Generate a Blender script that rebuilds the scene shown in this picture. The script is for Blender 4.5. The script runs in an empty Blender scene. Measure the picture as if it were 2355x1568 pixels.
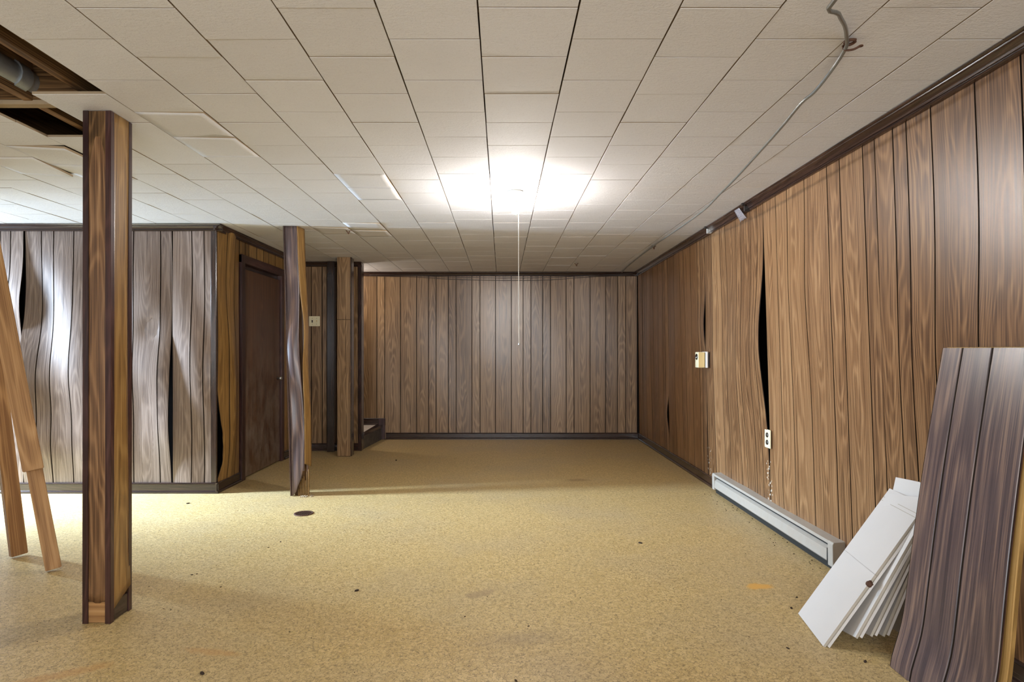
import bpy, bmesh, math, random
from mathutils import Vector, Matrix, noise as mnoise
R = random.Random(7)
C = bpy.context.scene.collection
sc = bpy.context.scene

# ------------------------------------------------------------------ camera, world, lights, exposure
cam_d = bpy.data.cameras.new('camera')
cam = bpy.data.objects.new('camera', cam_d); C.objects.link(cam)
cam.location = (0, 0, 1.195); cam.rotation_euler = (math.pi/2, 0, 0)
cam_d.sensor_width = 36; cam_d.lens = 1357/2355*36
cam_d.shift_x = 23.5/2355; cam_d.shift_y = 22/2355
cam_d.clip_start = 0.02
sc.camera = cam
sc.view_settings.view_transform = 'Standard'; sc.view_settings.look = 'None'
sc.view_settings.gamma = 1.0; sc.view_settings.use_curve_mapping = False
sc.view_settings.exposure = 0.66
try:
    sc.cycles.use_denoising = True
    sc.cycles.max_bounces = 8; sc.cycles.diffuse_bounces = 6
    sc.cycles.sample_clamp_indirect = 6
except Exception: pass
w = bpy.data.worlds.new('sky'); sc.world = w; w.use_nodes = True
bg = w.node_tree.nodes['Background']; bg.inputs[0].default_value = (0.75, 0.87, 1, 1); bg.inputs[1].default_value = 1.0

def area(name, loc, rot, sx, sy, power, col, spread=math.pi):
    l = bpy.data.lights.new(name, 'AREA'); l.shape = 'RECTANGLE'; l.size = sx; l.size_y = sy
    l.energy = power; l.color = col; l.spread = spread
    o = bpy.data.objects.new(name, l); C.objects.link(o); o.location = loc; o.rotation_euler = rot
    return o
# daylight through the glazed door on the far left, plus two added fill lights out of view
area('daylight_door', (-6.45, 4.43, 1.75), (0, math.radians(-56), 0), 1.4, 0.52, 540, (0.58, 0.77, 1.0), math.radians(125))
area('added_fill_front', (0.15, -2.46, 1.43), (math.radians(90), 0, 0), 3.6, 1.3, 118, (0.88, 0.94, 1.0))  # broad soft fill added behind the camera, no known source there
area('added_fill_side', (-5.08, 0.4, 1.35), (0, math.radians(-90), 0), 1.3, 2.4, 14, (0.90, 0.97, 1.0))  # weak fill added on the left side, no known source there
sl = bpy.data.lights.new('stairwell_lamp', 'POINT'); sl.energy = 13; sl.color = (1, .90, .78); sl.shadow_soft_size = .06
so = bpy.data.objects.new('stairwell_lamp', sl); C.objects.link(so); so.location = (-2.25, 7.45, 2.0)
BULB = (0.09, 3.91, 2.130)
BULB_STRENGTH = 2000

# ------------------------------------------------------------------ materials
class NT:
    def __init__(s, name):
        s.m = bpy.data.materials.new(name); s.m.use_nodes = True
        s.t = s.m.node_tree; s.n = s.t.nodes; s.l = s.t.links
        s.b = s.n['Principled BSDF']
    def node(s, t, **k):
        n = s.n.new(t)
        for a, v in k.items(): setattr(n, a, v)
        return n
    def set(s, sock, v):
        if isinstance(v, bpy.types.NodeSocket): s.l.new(v, sock)
        else: sock.default_value = v
    def math(s, op, a, b=0.0, c=0.0, clamp=False):
        n = s.node('ShaderNodeMath', operation=op, use_clamp=clamp)
        s.set(n.inputs[0], a); s.set(n.inputs[1], b); s.set(n.inputs[2], c)
        return n.outputs[0]
    def noise(s, vec, scale, detail=3, rough=.5, dist=0.0, out='Fac'):
        n = s.node('ShaderNodeTexNoise'); s.set(n.inputs['Vector'], vec)
        n.inputs['Scale'].default_value = scale; n.inputs['Detail'].default_value = detail
        n.inputs['Roughness'].default_value = rough; n.inputs['Distortion'].default_value = dist
        return n.outputs[out]
    def ramp(s, f, stops):
        n = s.node('ShaderNodeValToRGB'); s.set(n.inputs[0], f)
        e = n.color_ramp.elements
        while len(e) < len(stops): e.new(.5)
        for i, (p, c) in enumerate(stops):
            e[i].position = p; e[i].color = (c[0], c[1], c[2], 1) if not isinstance(c, (int, float)) else (c, c, c, 1)
        return n.outputs[0]
    def mix(s, f, a, b, mode='MIX'):
        n = s.node('ShaderNodeMix', data_type='RGBA', blend_type=mode)
        s.set(n.inputs[0], f)
        for i, v in ((6, a), (7, b)):
            s.set(n.inputs[i], v if isinstance(v, bpy.types.NodeSocket) else (v[0], v[1], v[2], 1))
        return n.outputs[2]
    def comb(s, x, y, z=0.0):
        n = s.node('ShaderNodeCombineXYZ'); s.set(n.inputs[0], x); s.set(n.inputs[1], y); s.set(n.inputs[2], z); return n.outputs[0]
    def sep(s, v):
        n = s.node('ShaderNodeSeparateXYZ'); s.set(n.inputs[0], v); return n.outputs
    def bump(s, h, strength=.3, dist=.001):
        n = s.node('ShaderNodeBump'); s.set(n.inputs['Height'], h); n.inputs['Strength'].default_value = strength
        n.inputs['Distance'].default_value = dist; s.l.new(n.outputs[0], s.b.inputs['Normal'])
    def fin(s, col, rough=.5, spec=.5, metal=0.0):
        s.set(s.b.inputs['Base Color'], col if isinstance(col, bpy.types.NodeSocket) else (col[0], col[1], col[2], 1))
        s.set(s.b.inputs['Roughness'], rough); s.b.inputs['Specular IOR Level'].default_value = spec
        s.b.inputs['Metallic'].default_value = metal
        return s.m

def wood(name, dark, mid, light, rough=.36, spec=.6, ring=34.0, dirt=.25, streak=.68, freq=1.0, scuff=None):
    """printed walnut: u across the plank (m), v along it (m)"""
    s = NT(name)
    uv = s.node('ShaderNodeUVMap').outputs[0]
    oi = s.node('ShaderNodeObjectInfo').outputs['Random']
    x, y, _ = s.sep(uv)
    off = s.math('MULTIPLY', oi, 37.0)
    warp = s.noise(s.comb(s.math('MULTIPLY', x, 7), s.math('MULTIPLY', y, 1.3), off), 1.0, 2)
    warp2 = s.noise(s.comb(s.math('MULTIPLY', x, 30), s.math('MULTIPLY', y, 1.5), off), 1.0, 2)
    # cathedral: long parabolas along the board
    c = s.math('SUBTRACT', x, s.math('MULTIPLY', s.math('SUBTRACT', oi, .5), .06))
    para = s.math('MULTIPLY', s.math('MULTIPLY', c, c), 95.0)
    sgn = s.math('SUBTRACT', s.math('MULTIPLY', s.math('GREATER_THAN', s.math('FRACT', s.math('MULTIPLY', oi, 7.3)), .5), 2.0), 1.0)
    f = s.math('ADD', para, s.math('MULTIPLY', s.math('MULTIPLY', y, sgn), .5))
    f = s.math('ADD', f, s.math('MULTIPLY', warp, 1.3)); f = s.math('ADD', f, s.math('MULTIPLY', warp2, .16))
    rings = s.math('SINE', s.math('MULTIPLY', f, ring*freq))
    rings = s.math('MULTIPLY_ADD', rings, .5, .5)
    fine = s.noise(s.comb(s.math('MULTIPLY', x, 280), s.math('MULTIPLY', y, 2.4), off), 1.0, 3, .6)
    mid_n = s.noise(s.comb(s.math('MULTIPLY', x, 70), s.math('MULTIPLY', y, .6), off), 1.0, 3, .6)
    v = s.math('ADD', s.math('MULTIPLY', s.math('POWER', rings, 2.0), .16), s.math('MULTIPLY', fine, streak*1.25))
    v = s.math('ADD', v, s.math('MULTIPLY', mid_n, .55)); v = s.math('SUBTRACT', v, .235 + (streak-.55)*.4)
    v = s.math('ADD', v, s.math('MULTIPLY', s.math('SUBTRACT', oi, .5), .16))
    col = s.ramp(v, [(.28, dark), (.5, mid), (.76, light)])
    big = s.noise(s.comb(s.math('MULTIPLY', x, 3), s.math('MULTIPLY', y, 2.2), off), 1.0, 3)
    col = s.mix(s.math('MULTIPLY', big, dirt), col, tuple(q*.45 for q in dark))
    if scuff:
        sn = s.noise(s.comb(s.math('MULTIPLY', x, 9), s.math('MULTIPLY', y, 4), 3.0), 1.0, 6, .7)
        lowm = s.math('SUBTRACT', 1.25, s.math('MULTIPLY', y, .8), clamp=True)
        col = s.mix(s.math('MULTIPLY', s.math('MULTIPLY', s.math('SUBTRACT', sn, .40), 4.0, clamp=True), s.math('MULTIPLY', lowm, .55)), col, scuff)
    ro = s.math('ADD', s.math('MULTIPLY', fine, .12), rough-.06)
    gr = s.noise(s.comb(s.math('MULTIPLY', x, 420), s.math('MULTIPLY', y, 420), off), 1.0, 2)
    s.bump(s.math('ADD', s.math('MULTIPLY', fine, .6), s.math('MULTIPLY', gr, .5)), .22, .0006)
    return s.fin(col, ro, spec)

M = {}
M['walnut'] = wood('walnut_panelling', (.090, .040, .016), (.250, .126, .053), (.43, .25, .118), rough=.36)
M['walnut_back'] = wood('walnut_panelling_back', (.100, .050, .018), (.275, .162, .076), (.45, .29, .152), rough=.30)
M['walnut_gold'] = wood('walnut_panelling_golden', (.14, .068, .018), (.29, .155, .043), (.42, .250, .085), rough=.34)
M['walnut_grey'] = wood('walnut_panelling_grey', (.105, .070, .054), (.205, .145, .112), (.31, .232, .19), rough=.28)
M['walnut_plum'] = wood('walnut_panelling_plum', (.048, .032, .036), (.125, .080, .074), (.29, .185, .13), rough=.33, freq=.6)
M['dark_door'] = wood('dark_stained_door', (.045, .017, .006), (.13, .055, .022), (.24, .12, .055), rough=.34, dirt=.4, scuff=(.26, .22, .175))
M['dark_trim'] = wood('dark_stained_trim', (.014, .007, .006), (.038, .019, .014), (.080, .042, .030), rough=.20, spec=.8)
M['purple_trim'] = wood('red_brown_trim', (.020, .006, .006), (.050, .018, .015), (.095, .040, .032), rough=.32)
M['joist'] = wood('rough_joist_wood', (.045, .022, .008), (.17, .09, .035), (.30, .17, .075), rough=.75, spec=.2)
M['pine'] = wood('pine_lumber', (.20, .09, .028), (.42, .225, .085), (.56, .345, .155), rough=.6, spec=.3, ring=18, streak=.4)
M['hardboard'] = wood('tan_hardboard_edge', (.20, .11, .03), (.36, .21, .065), (.48, .30, .11), rough=.7, spec=.2)

def floor_mat():
    s = NT('mottled_sheet_floor')
    p = s.node('ShaderNodeNewGeometry').outputs['Position']
    n1 = s.noise(p, 9, 4, .6); n2 = s.noise(p, 130, 3, .6); n3 = s.noise(p, 1.3, 4, .55)
    wv = s.node('ShaderNodeVectorMath', operation='MULTIPLY_ADD')
    s.l.new(s.noise(p, 45, 3, .6, out='Color'), wv.inputs[0]); wv.inputs[1].default_value = (.028, .028, .028); s.l.new(p, wv.inputs[2])
    vo = s.node('ShaderNodeTexVoronoi', feature='DISTANCE_TO_EDGE'); s.l.new(wv.outputs[0], vo.inputs['Vector']); vo.inputs['Scale'].default_value = 80
    crack = s.math('SUBTRACT', 1.0, s.math('MULTIPLY', vo.outputs['Distance'], 9.0), clamp=True)
    brk = s.math('MULTIPLY', s.math('SUBTRACT', s.noise(p, 55, 3), .37), 6.0, clamp=True)
    crack = s.math('MULTIPLY', crack, brk)
    vc = s.node('ShaderNodeTexVoronoi'); s.l.new(wv.outputs[0], vc.inputs['Vector']); vc.inputs['Scale'].default_value = 80
    cell = s.sep(vc.outputs['Color'])[0]
    base = s.mix(cell, (.53, .375, .150), (.71, .53, .25))
    base = s.mix(s.math('MULTIPLY', n2, .45), base, (.36, .25, .10))
    base = s.mix(s.math('MULTIPLY', s.math('SUBTRACT', n3, .45), 2.2, clamp=True), base, (.46, .36, .21))
    base = s.mix(s.math('MULTIPLY', crack, .9), base, (.13, .085, .035))
    base = s.mix(s.math('MULTIPLY', s.math('SUBTRACT', n1, .55), 1.4, clamp=True), base, (.38, .25, .09))
    # rust stains with a shape of their own
    def spot(cx, cy, rx, ry, ang=0.0, edge=6.0, amt=.9):
        X, Y, _ = s.sep(p)
        ca, sa = math.cos(ang), math.sin(ang)
        dx = s.math('SUBTRACT', X, cx); dy = s.math('SUBTRACT', Y, cy)
        a = s.math('DIVIDE', s.math('ADD', s.math('MULTIPLY', dx, ca), s.math('MULTIPLY', dy, sa)), rx)
        b = s.math('DIVIDE', s.math('SUBTRACT', s.math('MULTIPLY', dy, ca), s.math('MULTIPLY', dx, sa)), ry)
        d = s.math('SQRT', s.math('ADD', s.math('MULTIPLY', a, a), s.math('MULTIPLY', b, b)))
        d = s.math('ADD', d, s.math('MULTIPLY', s.math('SUBTRACT', s.noise(p, 16, 4, .65), .5), 1.5))
        return s.math('MULTIPLY', s.math('MULTIPLY', s.math('SUBTRACT', 1.0, d), edge, clamp=True), amt)
    base = s.mix(spot(1.305, 2.99, .085, .045, .1, 2.2), base, (.68, .36, .07))
    base = s.mix(spot(.71, 5.45, .13, .06, 0, 3, .55), base, (.22, .12, .045))
    base = s.mix(spot(-.10, 2.90, .10, .04, .5, 3, .55), base, (.27, .18, .10))
    base = s.mix(spot(-1.62, 2.18, .22, .04, .5, 2, .45), base, (.50, .24, .06))
    base = s.mix(spot(-1.15, 2.34, .14, .03, -.2, 2, .45), base, (.50, .25, .07))
    base = s.mix(spot(-1.45, 4.83, .25, .10, 0, 1.5, .35), base, (.40, .22, .08))
    base = s.mix(spot(.1, 2.45, .28, .08, .1, 1.2, .35), base, (.24, .17, .10))
    s.bump(s.math('ADD', s.math('MULTIPLY', crack, -.6), n2), .25, .0012)
    return s.fin(base, s.math('ADD', .34, s.math('MULTIPLY', n2, .2)), .5)
M['floor'] = floor_mat()

def tile_mat():
    s = NT('white_fibre_tile')
    p = s.node('ShaderNodeNewGeometry').outputs['Position']
    oi = s.node('ShaderNodeObjectInfo').outputs['Random']
    n1 = s.noise(p, 130, 4, .7, .6); n2 = s.noise(p, 2.0, 4, .6)
    X, Y, Z = s.sep(p)
    n3 = s.noise(s.comb(s.math('MULTIPLY', X, 28), s.math('MULTIPLY', Y, 70), s.math('MULTIPLY', oi, 20)), 1, 4, .65, 1.0)
    col = s.mix(n2, (.735, .73, .745), (.645, .635, .645))
    col = s.mix(s.math('MULTIPLY', oi, .22), col, (.56, .53, .50))
    col = s.mix(s.math('MULTIPLY', s.math('SUBTRACT', n1, .55), 2.0, clamp=True), col, (.45, .42, .38))
    s.bump(s.math('ADD', s.math('MULTIPLY', n1, .8), n3), .8, .0035)
    return s.fin(col, .8, .2)
M['tile'] = tile_mat()

def plain(name, col, rough=.5, spec=.5, metal=0.0, var=.25, scale=14, bump=.15, dirtcol=None, bscale=120):
    s = NT(name)
    p = s.node('ShaderNodeTexCoord').outputs['Object']
    n = s.noise(p, scale, 5, .6)
    d = dirtcol or tuple(q*.55 for q in col)
    c = s.mix(s.math('MULTIPLY', s.math('SUBTRACT', n, .4), 2.0*var*2, clamp=True), col, d)
    s.bump(s.noise(p, bscale, 3), bump, .0008)
    return s.fin(c, rough, spec, metal)
M['tile_core'] = plain('tan_tile_core', (.36, .27, .17), .9, .1)
M['black'] = plain('black_cavity_boarding', (.006, .005, .004), .95, .02)
M['groove'] = plain('dark_groove_paint', (.020, .013, .009), .8, .1)
M['masonry'] = plain('dark_block_wall', (.012, .010, .009), .95, .03)
M['outerwall'] = plain('painted_wall', (.62, .58, .52), .8, .2)
M['porcelain'] = plain('white_porcelain', (.85, .84, .80), .25, .6, var=.05)
M['cord'] = plain('pale_pull_cord', (.80, .74, .62), .6, .3, var=.1)
M['cable'] = plain('grey_cable_jacket', (.15, .15, .135), .32, .6, var=.3)
M['thin_cable'] = plain('dark_thin_cable', (.05, .035, .028), .4, .5)
M['rust'] = plain('rusty_iron', (.10, .045, .025), .7, .4, .3, dirtcol=(.03, .018, .012), scale=60)
M['heater'] = plain('beige_enamel', (.38, .345, .295), .45, .5, var=.18, dirtcol=(.34, .24, .16), scale=25)
M['heater_dark'] = plain('dark_heater_inside', (.02, .022, .022), .5, .4)
M['ivory'] = plain('ivory_plastic', (.76, .69, .47), .35, .5, var=.06)
M['ivory_side'] = plain('yellowed_plastic', (.70, .53, .25), .4, .4, var=.08)
M['blackplastic'] = plain('brown_black_plastic', (.018, .013, .010), .3, .5)
M['steel'] = plain('worn_steel', (.5, .5, .48), .35, .5, .9)
M['galv'] = plain('galvanised_duct', (.40, .43, .45), .4, .5, .6, dirtcol=(.16, .17, .17), scale=30)
M['whiteboard'] = plain('white_board_face', (.64, .605, .57), .42, .45, var=.05, scale=4)
M['boardback'] = plain('grey_board_back', (.45, .40, .33), .85, .15, var=.1)
M['tread'] = plain('pale_stair_tread', (.66, .58, .50), .6, .3)
M['riser'] = plain('scuffed_dark_riser', (.035, .030, .028), .45, .5, var=.5, dirtcol=(.16, .14, .12), scale=22)
M['tape'] = plain('clear_tape', (.42, .39, .41), .2, .7, var=.4, scale=90); M['tape'].node_tree.nodes['Principled BSDF'].inputs['Alpha'].default_value = .55
M['debris'] = plain('dark_crumb', (.045, .028, .018), .8, .2)
M['plaster'] = plain('pale_plaster_crumb', (.58, .50, .40), .9, .1)
s_ = NT('lit_bulb_glass'); s_.b.inputs['Emission Color'].default_value = (1, .965, .93, 1); s_.b.inputs['Emission Strength'].default_value = BULB_STRENGTH
M['bulb'] = s_.fin((.9, .9, .9), .2)
s_ = NT('clear_window_glass'); s_.b.inputs['Transmission Weight'].default_value = 1; s_.b.inputs['IOR'].default_value = 1.01
M['glass'] = s_.fin((1, 1, 1), 0.0)

# ------------------------------------------------------------------ helpers
def link(name, me, mat=None, parent=None):
    o = bpy.data.objects.new(name, me); C.objects.link(o)
    if mat and me and not me.materials:
        for q in (mat if isinstance(mat, (list, tuple)) else [mat]): me.materials.append(M[q])
    if parent:
        o.parent = parent
        o.matrix_parent_inverse = Matrix.Translation(-parent.location) if parent.parent is None else Matrix.Translation(-parent.location)
    return o
def empty(name, loc=(0, 0, 0)):
    o = bpy.data.objects.new(name, None); C.objects.link(o); o.location = loc; o.empty_display_size = .05; return o
def thing(name, label, cat, loc=(0, 0, 0), group=None):
    return tag(empty(name, loc), label, cat, group)
def tag(o, label, cat, group=None):
    o['label'] = label; o['category'] = cat
    if group: o['group'] = group
    return o
def struct(name, loc=(0, 0, 0)):
    o = empty(name, loc); o['kind'] = 'structure'; return o
def mesh(name, verts, faces, uvs=None, smooth=False, mats=None):
    me = bpy.data.meshes.new(name); me.from_pydata([tuple(v) for v in verts], [], faces)
    if uvs is not None:
        l = me.uv_layers.new(name='UVMap')
        for poly in me.polygons:
            for li, vi in zip(poly.loop_indices, poly.vertices): l.data[li].uv = uvs[vi]
    if smooth:
        for p in me.polygons: p.use_smooth = True
        me.set_sharp_from_angle(angle=math.radians(40))
    if mats:
        for p, i in zip(me.polygons, mats): p.material_index = i
    me.update(); return me
def uv_by_axis(bm, grain):
    l = bm.loops.layers.uv.verify()
    for f in bm.faces:
        n = f.normal; ax = max(range(3), key=lambda i: abs(n[i]))
        rest = [i for i in range(3) if i != ax]
        vax = grain if grain in rest else rest[1]
        uax = [i for i in rest if i != vax][0]
        for lp in f.loops:
            c = lp.vert.co; lp[l].uv = (c[uax]-cen[uax], c[vax])
cen = (0, 0, 0)
def box(name, x0, x1, y0, y1, z0, z1, mat, parent=None, bev=.002, grain=2, seg=1):
    global cen
    bm = bmesh.new(); bmesh.ops.create_cube(bm, size=1)
    for v in bm.verts:
        v.co = Vector(((x0+x1)/2+v.co.x*(x1-x0), (y0+y1)/2+v.co.y*(y1-y0), (z0+z1)/2+v.co.z*(z1-z0)))
    bev = min(bev, .45*min(abs(x1-x0), abs(y1-y0), abs(z1-z0)))
    if bev > 0: bmesh.ops.bevel(bm, geom=bm.edges[:], offset=bev, segments=seg, affect='EDGES')
    bm.normal_update(); cen = ((x0+x1)/2, (y0+y1)/2, (z0+z1)/2); uv_by_axis(bm, grain)
    me = bpy.data.meshes.new(name); bm.to_mesh(me); bm.free()
    return link(name, me, mat, parent)
def sweep(name, prof, p0, p1, out, mat, parent=None, down=Vector((0, 0, -1)), n=1, wob=0.0):
    """extrude profile (out, down) from p0 to p1"""
    p0, p1, out = Vector(p0), Vector(p1), Vector(out); k = len(prof); V = []; U = []; F = []
    L = (p1-p0).length
    for i in range(n+1):
        t = i/n; b = p0.lerp(p1, t) + (Vector((0, 0, wob*math.sin(t*17)+wob*.7*math.sin(t*41))) if wob else Vector())
        acc = 0
        for j, (a, d) in enumerate(prof):
            if j: acc += math.dist(prof[j-1], prof[j])
            V.append(b+out*a+down*d); U.append((acc-.04, L*t))
    for i in range(n):
        for j in range(k): F.append([i*k+j, i*k+(j+1) % k, (i+1)*k+(j+1) % k, (i+1)*k+j])
    F.append(list(range(k))[::-1]); F.append([n*k+j for j in range(k)])
    me = mesh(name, V, F, U)
    bm = bmesh.new(); bm.from_mesh(me); bmesh.ops.recalc_face_normals(bm, faces=bm.faces); bm.to_mesh(me); bm.free()
    return link(name, me, mat, parent)
def tube(name, pts, r, mat, parent=None, sides=8, sub=6, closed=False):
    P = [Vector(p) for p in pts]; Q = []
    if len(P) > 2 and sub > 1:
        for i in range(len(P)-1):
            a, b, c, d = P[max(i-1, 0)], P[i], P[i+1], P[min(i+2, len(P)-1)]
            for k in range(sub):
                t = k/sub
                Q.append(.5*((2*b)+(c-a)*t+(2*a-5*b+4*c-d)*t*t+(3*b-a-3*c+d)*t*t*t))
        Q.append(P[-1])
    else: Q = P
    V = []; F = []; U = []; up = None
    for i, q in enumerate(Q):
        t = (Q[min(i+1, len(Q)-1)]-Q[max(i-1, 0)]).normalized()
        if up is None: up = Vector((0, 0, 1)) if abs(t.z) < .9 else Vector((1, 0, 0))
        a = (up-t*up.dot(t)).normalized(); b = t.cross(a); up = a
        for j in range(sides):
            th = 2*math.pi*j/sides; V.append(q+(a*math.cos(th)+b*math.sin(th))*r); U.append((j*.01, i*.01))
    for i in range(len(Q)-1):
        for j in range(sides): F.append([i*sides+j, i*sides+(j+1) % sides, (i+1)*sides+(j+1) % sides, (i+1)*sides+j])
    F.append(list(range(sides))[::-1]); F.append([(len(Q)-1)*sides+j for j in range(sides)])
    return link(name, mesh(name, V, F, U, smooth=True), mat, parent)
def lathe(name, prof, center, mat, parent=None, sides=28, axis='Z'):
    V = []; F = []; cx, cy, cz = center; k = len(prof)
    for r, h in prof:
        for j in range(sides):
            th = 2*math.pi*j/sides; a, b = r*math.cos(th), r*math.sin(th)
            V.append((cx+a, cy+b, cz+h) if axis == 'Z' else (cx+h, cy+a, cz+b) if axis == 'X' else (cx+a, cy+h, cz+b))
    for i in range(k-1):
        for j in range(sides): F.append([i*sides+j, i*sides+(j+1) % sides, (i+1)*sides+(j+1) % sides, (i+1)*sides+j])
    F.append(list(range(sides))); F.append([(k-1)*sides+j for j in range(sides)])
    me = mesh(name, V, F, [(v[0], v[2]) for v in V])
    bm = bmesh.new(); bm.from_mesh(me); bmesh.ops.recalc_face_normals(bm, faces=bm.faces); bm.to_mesh(me); bm.free()
    for p in me.polygons: p.use_smooth = len(p.vertices) == 4
    return link(name, me, mat, parent)
def G(x, c, s): return math.exp(-((x-c)/s)**2)

def plank_mesh(name, u0, u1, z0, z1, pos, disp, gap=.003, nu=4, nz=40, th=.005, edge=None):
    """a plank strip: pos(u, z, d) -> world; disp(u, z) -> bow off the wall; bevelled long edges"""
    us = [(u0+gap, -th), (u0+gap+.0012, 0)] + [(u0+gap+.0012+(u1-u0-2*gap-.0024)*i/nu, 0) for i in range(1, nu)] + [(u1-gap-.0012, 0), (u1-gap, -th)]
    k = len(us); V = []; U = []; F = []; uc = (u0+u1)/2; vo = R.uniform(0, 30)
    for i in range(nz+1):
        z = z0+(z1-z0)*i/nz
        lo = edge(z) if edge else 0.0
        for u, d in us:
            uu = max(u, u0+gap+lo) if lo else u
            V.append(pos(uu, z, disp(uu, z)+d)); U.append((uu-uc, z+vo))
    for i in range(nz):
        for j in range(k-1): F.append([i*k+j, i*k+j+1, (i+1)*k+j+1, (i+1)*k+j])
    n = len(V)                                   # back skin closes the strip
    for i in range(nz+1):
        for j in (0, k-1): V.append(V[i*k+j]); U.append(U[i*k+j])
    for i in range(nz): F.append([n+2*i+1, n+2*i, n+2*i+2, n+2*i+3])
    me = mesh(name, V, F, U, smooth=False)
    for p in me.polygons: p.use_smooth = True
    for i in range(nz):
        for j in (0, k-2): me.polygons[i*(k-1)+j].material_index = 1
    me.set_sharp_from_angle(angle=math.radians(35))
    return me
def panel_wall(wall, sheets, pos, z0, z1, mat, flip=False, gap=.003, nz=40, edges=None):
    """sheets: list of (list of groove positions, disp fn). wall > wall_panel > plank"""
    for si, (gs, disp) in enumerate(sheets):
        a, b = gs[0], gs[-1]; nu = max(6, int((b-a)/.05)); V = []; F = []; U = []
        lo = (edges or {}).get((si, 0))
        for i in range(nz+1):
            z = z0+(z1-z0)*i/nz
            for j in range(nu+1):
                u = a+.002+(b-a-.004)*j/nu
                if lo: u = max(u, a+.004+lo(z))
                V.append(pos(u, z, disp(u, z)-.0045)); U.append((u, z))
        for i in range(nz):
            for j in range(nu): F.append([i*(nu+1)+j, i*(nu+1)+j+1, (i+1)*(nu+1)+j+1, (i+1)*(nu+1)+j])
        if flip: F = [f[::-1] for f in F]
        panel = link('wall_panel', mesh('wall_panel', V, F, U, smooth=True), 'groove', wall)
        for k in range(len(gs)-1):
            me = plank_mesh('plank', gs[k], gs[k+1], z0, z1, pos, disp, gap, 3 if gs[k+1]-gs[k] > .08 else 2, nz,
                            edge=(edges or {}).get((si, k)))
            if flip:
                me.flip_normals()
            me.materials.append(M[mat]); me.materials.append(M['groove'])
            o = bpy.data.objects.new('plank', me); C.objects.link(o); o.parent = panel

# ------------------------------------------------------------------ the room shell
H = 2.25; XR0, YB = 1.85, 7.95; XL, YF = -5.2, -2.6; YLB = 4.95; XA = -2.394; YS = 7.05; XS = -1.68
def px(x, y, Y): return Vector(((x-1154)/1357*Y, Y, 1.195-(y-806)/1357*Y))
flo = box('floor', XL-.1, 2.2, YF-.1, YB+.1, -.08, 0, 'floor', None, 0); flo['kind'] = 'structure'

# ceiling: deck above, joists, furring strips, twelve-inch tiles in staggered rows
ceil = struct('ceiling', (0, 0, H))
box('deck', XL-.1, 2.2, YF-.1, YB+.1, H+.27, H+.31, 'joist', ceil, 0)
x = -4.95
while x < 1.9:
    xj = -1.80 if abs(x+1.70) < .02 else x
    box('joist', xj, xj+.04, YF, YB, H+.045, H+.26, 'joist', ceil, .002, grain=1)
    x += .4064
for y in [YF+.2+.61*i for i in range(18)]:
    box('furring_strip', -1.66 if 2.2 < y < 2.8 else XL, 1.8, y-.03, y+.03, H+.0225, H+.0445, 'joist', ceil, .002, grain=0)
box('blocking', -2.5, -1.80, 2.60, 2.64, H+.050, H+.22, 'joist', ceil, .002, grain=0)
box('blocking_edge', -2.5, -1.80, 2.598, 2.642, H+.030, H+.050, 'tile_core', ceil, .002, grain=0)
XT = [.237+.3105*k for k in range(-17, 6)]
def tile_me(wx, wy, name='ceiling_tile'):
    t, b = .012, .0010
    V = [(-wx/2+b, -wy/2+b, 0), (wx/2-b, -wy/2+b, 0), (wx/2-b, wy/2-b, 0), (-wx/2+b, wy/2-b, 0)]
    V += [(-wx/2, -wy/2, b), (wx/2, -wy/2, b), (wx/2, wy/2, b), (-wx/2, wy/2, b)]
    V += [(-wx/2, -wy/2, t), (wx/2, -wy/2, t), (wx/2, wy/2, t), (-wx/2, wy/2, t)]
    F = [[3, 2, 1, 0]]
    for j in range(4):
        k = (j+1) % 4; F.append([j, k, 4+k, 4+j]); F.append([4+j, 4+k, 8+k, 8+j])
    F.append([8, 9, 10, 11])
    me = mesh(name, V, F, [(v[0], v[1]) for v in V], mats=[0]+[0, 1]*4+[1]); me.materials.append(M['tile']); me.materials.append(M['tile_core'])
    return me
def bent_tile(x0, x1, y0, y1, fn, name='ceiling_tile', n=8):
    V = []; F = []
    for lay, dz in ((0, 0), (1, .012)):
        for i in range(n+1):
            for j in range(n+1):
                a, b = j/n, i/n; V.append((x0+(x1-x0)*a, y0+(y1-y0)*b, H+fn(a, b)+dz))
    m = (n+1)**2
    mats = []
    for i in range(n):
        for j in range(n):
            q = [i*(n+1)+j, i*(n+1)+j+1, (i+1)*(n+1)+j+1, (i+1)*(n+1)+j]
            F.append(q[::-1]); mats.append(0); F.append([m+v for v in q]); mats.append(1)
    ring = [j for j in range(n)]+[i*(n+1)+n for i in range(n)]+[n*(n+1)+n-j for j in range(n)]+[(n-i)*(n+1) for i in range(n)]
    for a, b in zip(ring, ring[1:]+ring[:1]): F.append([a, b, m+b, m+a]); mats.append(2)
    me = mesh(name, V, F, mats=mats)
    for p in me.polygons: p.use_smooth = p.material_index == 0
    for q in ('tile', 'tile_core', 'tile_core'): me.materials.append(M[q])
    return link(name, me, None, ceil)
TW, TL = .3105, .305
tm = tile_me(TW-.005, TL-.0036); ctm = {}
far_v, far_f = [], []
def visible(xa, xb, ya, yb):
    if yb < 1.70: return False
    if xb < -1154/1357*yb-.05: return False
    if xb < XA and ya > YLB: return False
    if ya > YS+.05 and xb < -1.9: return False
    return xa < 1.85
nt = 0
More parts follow.
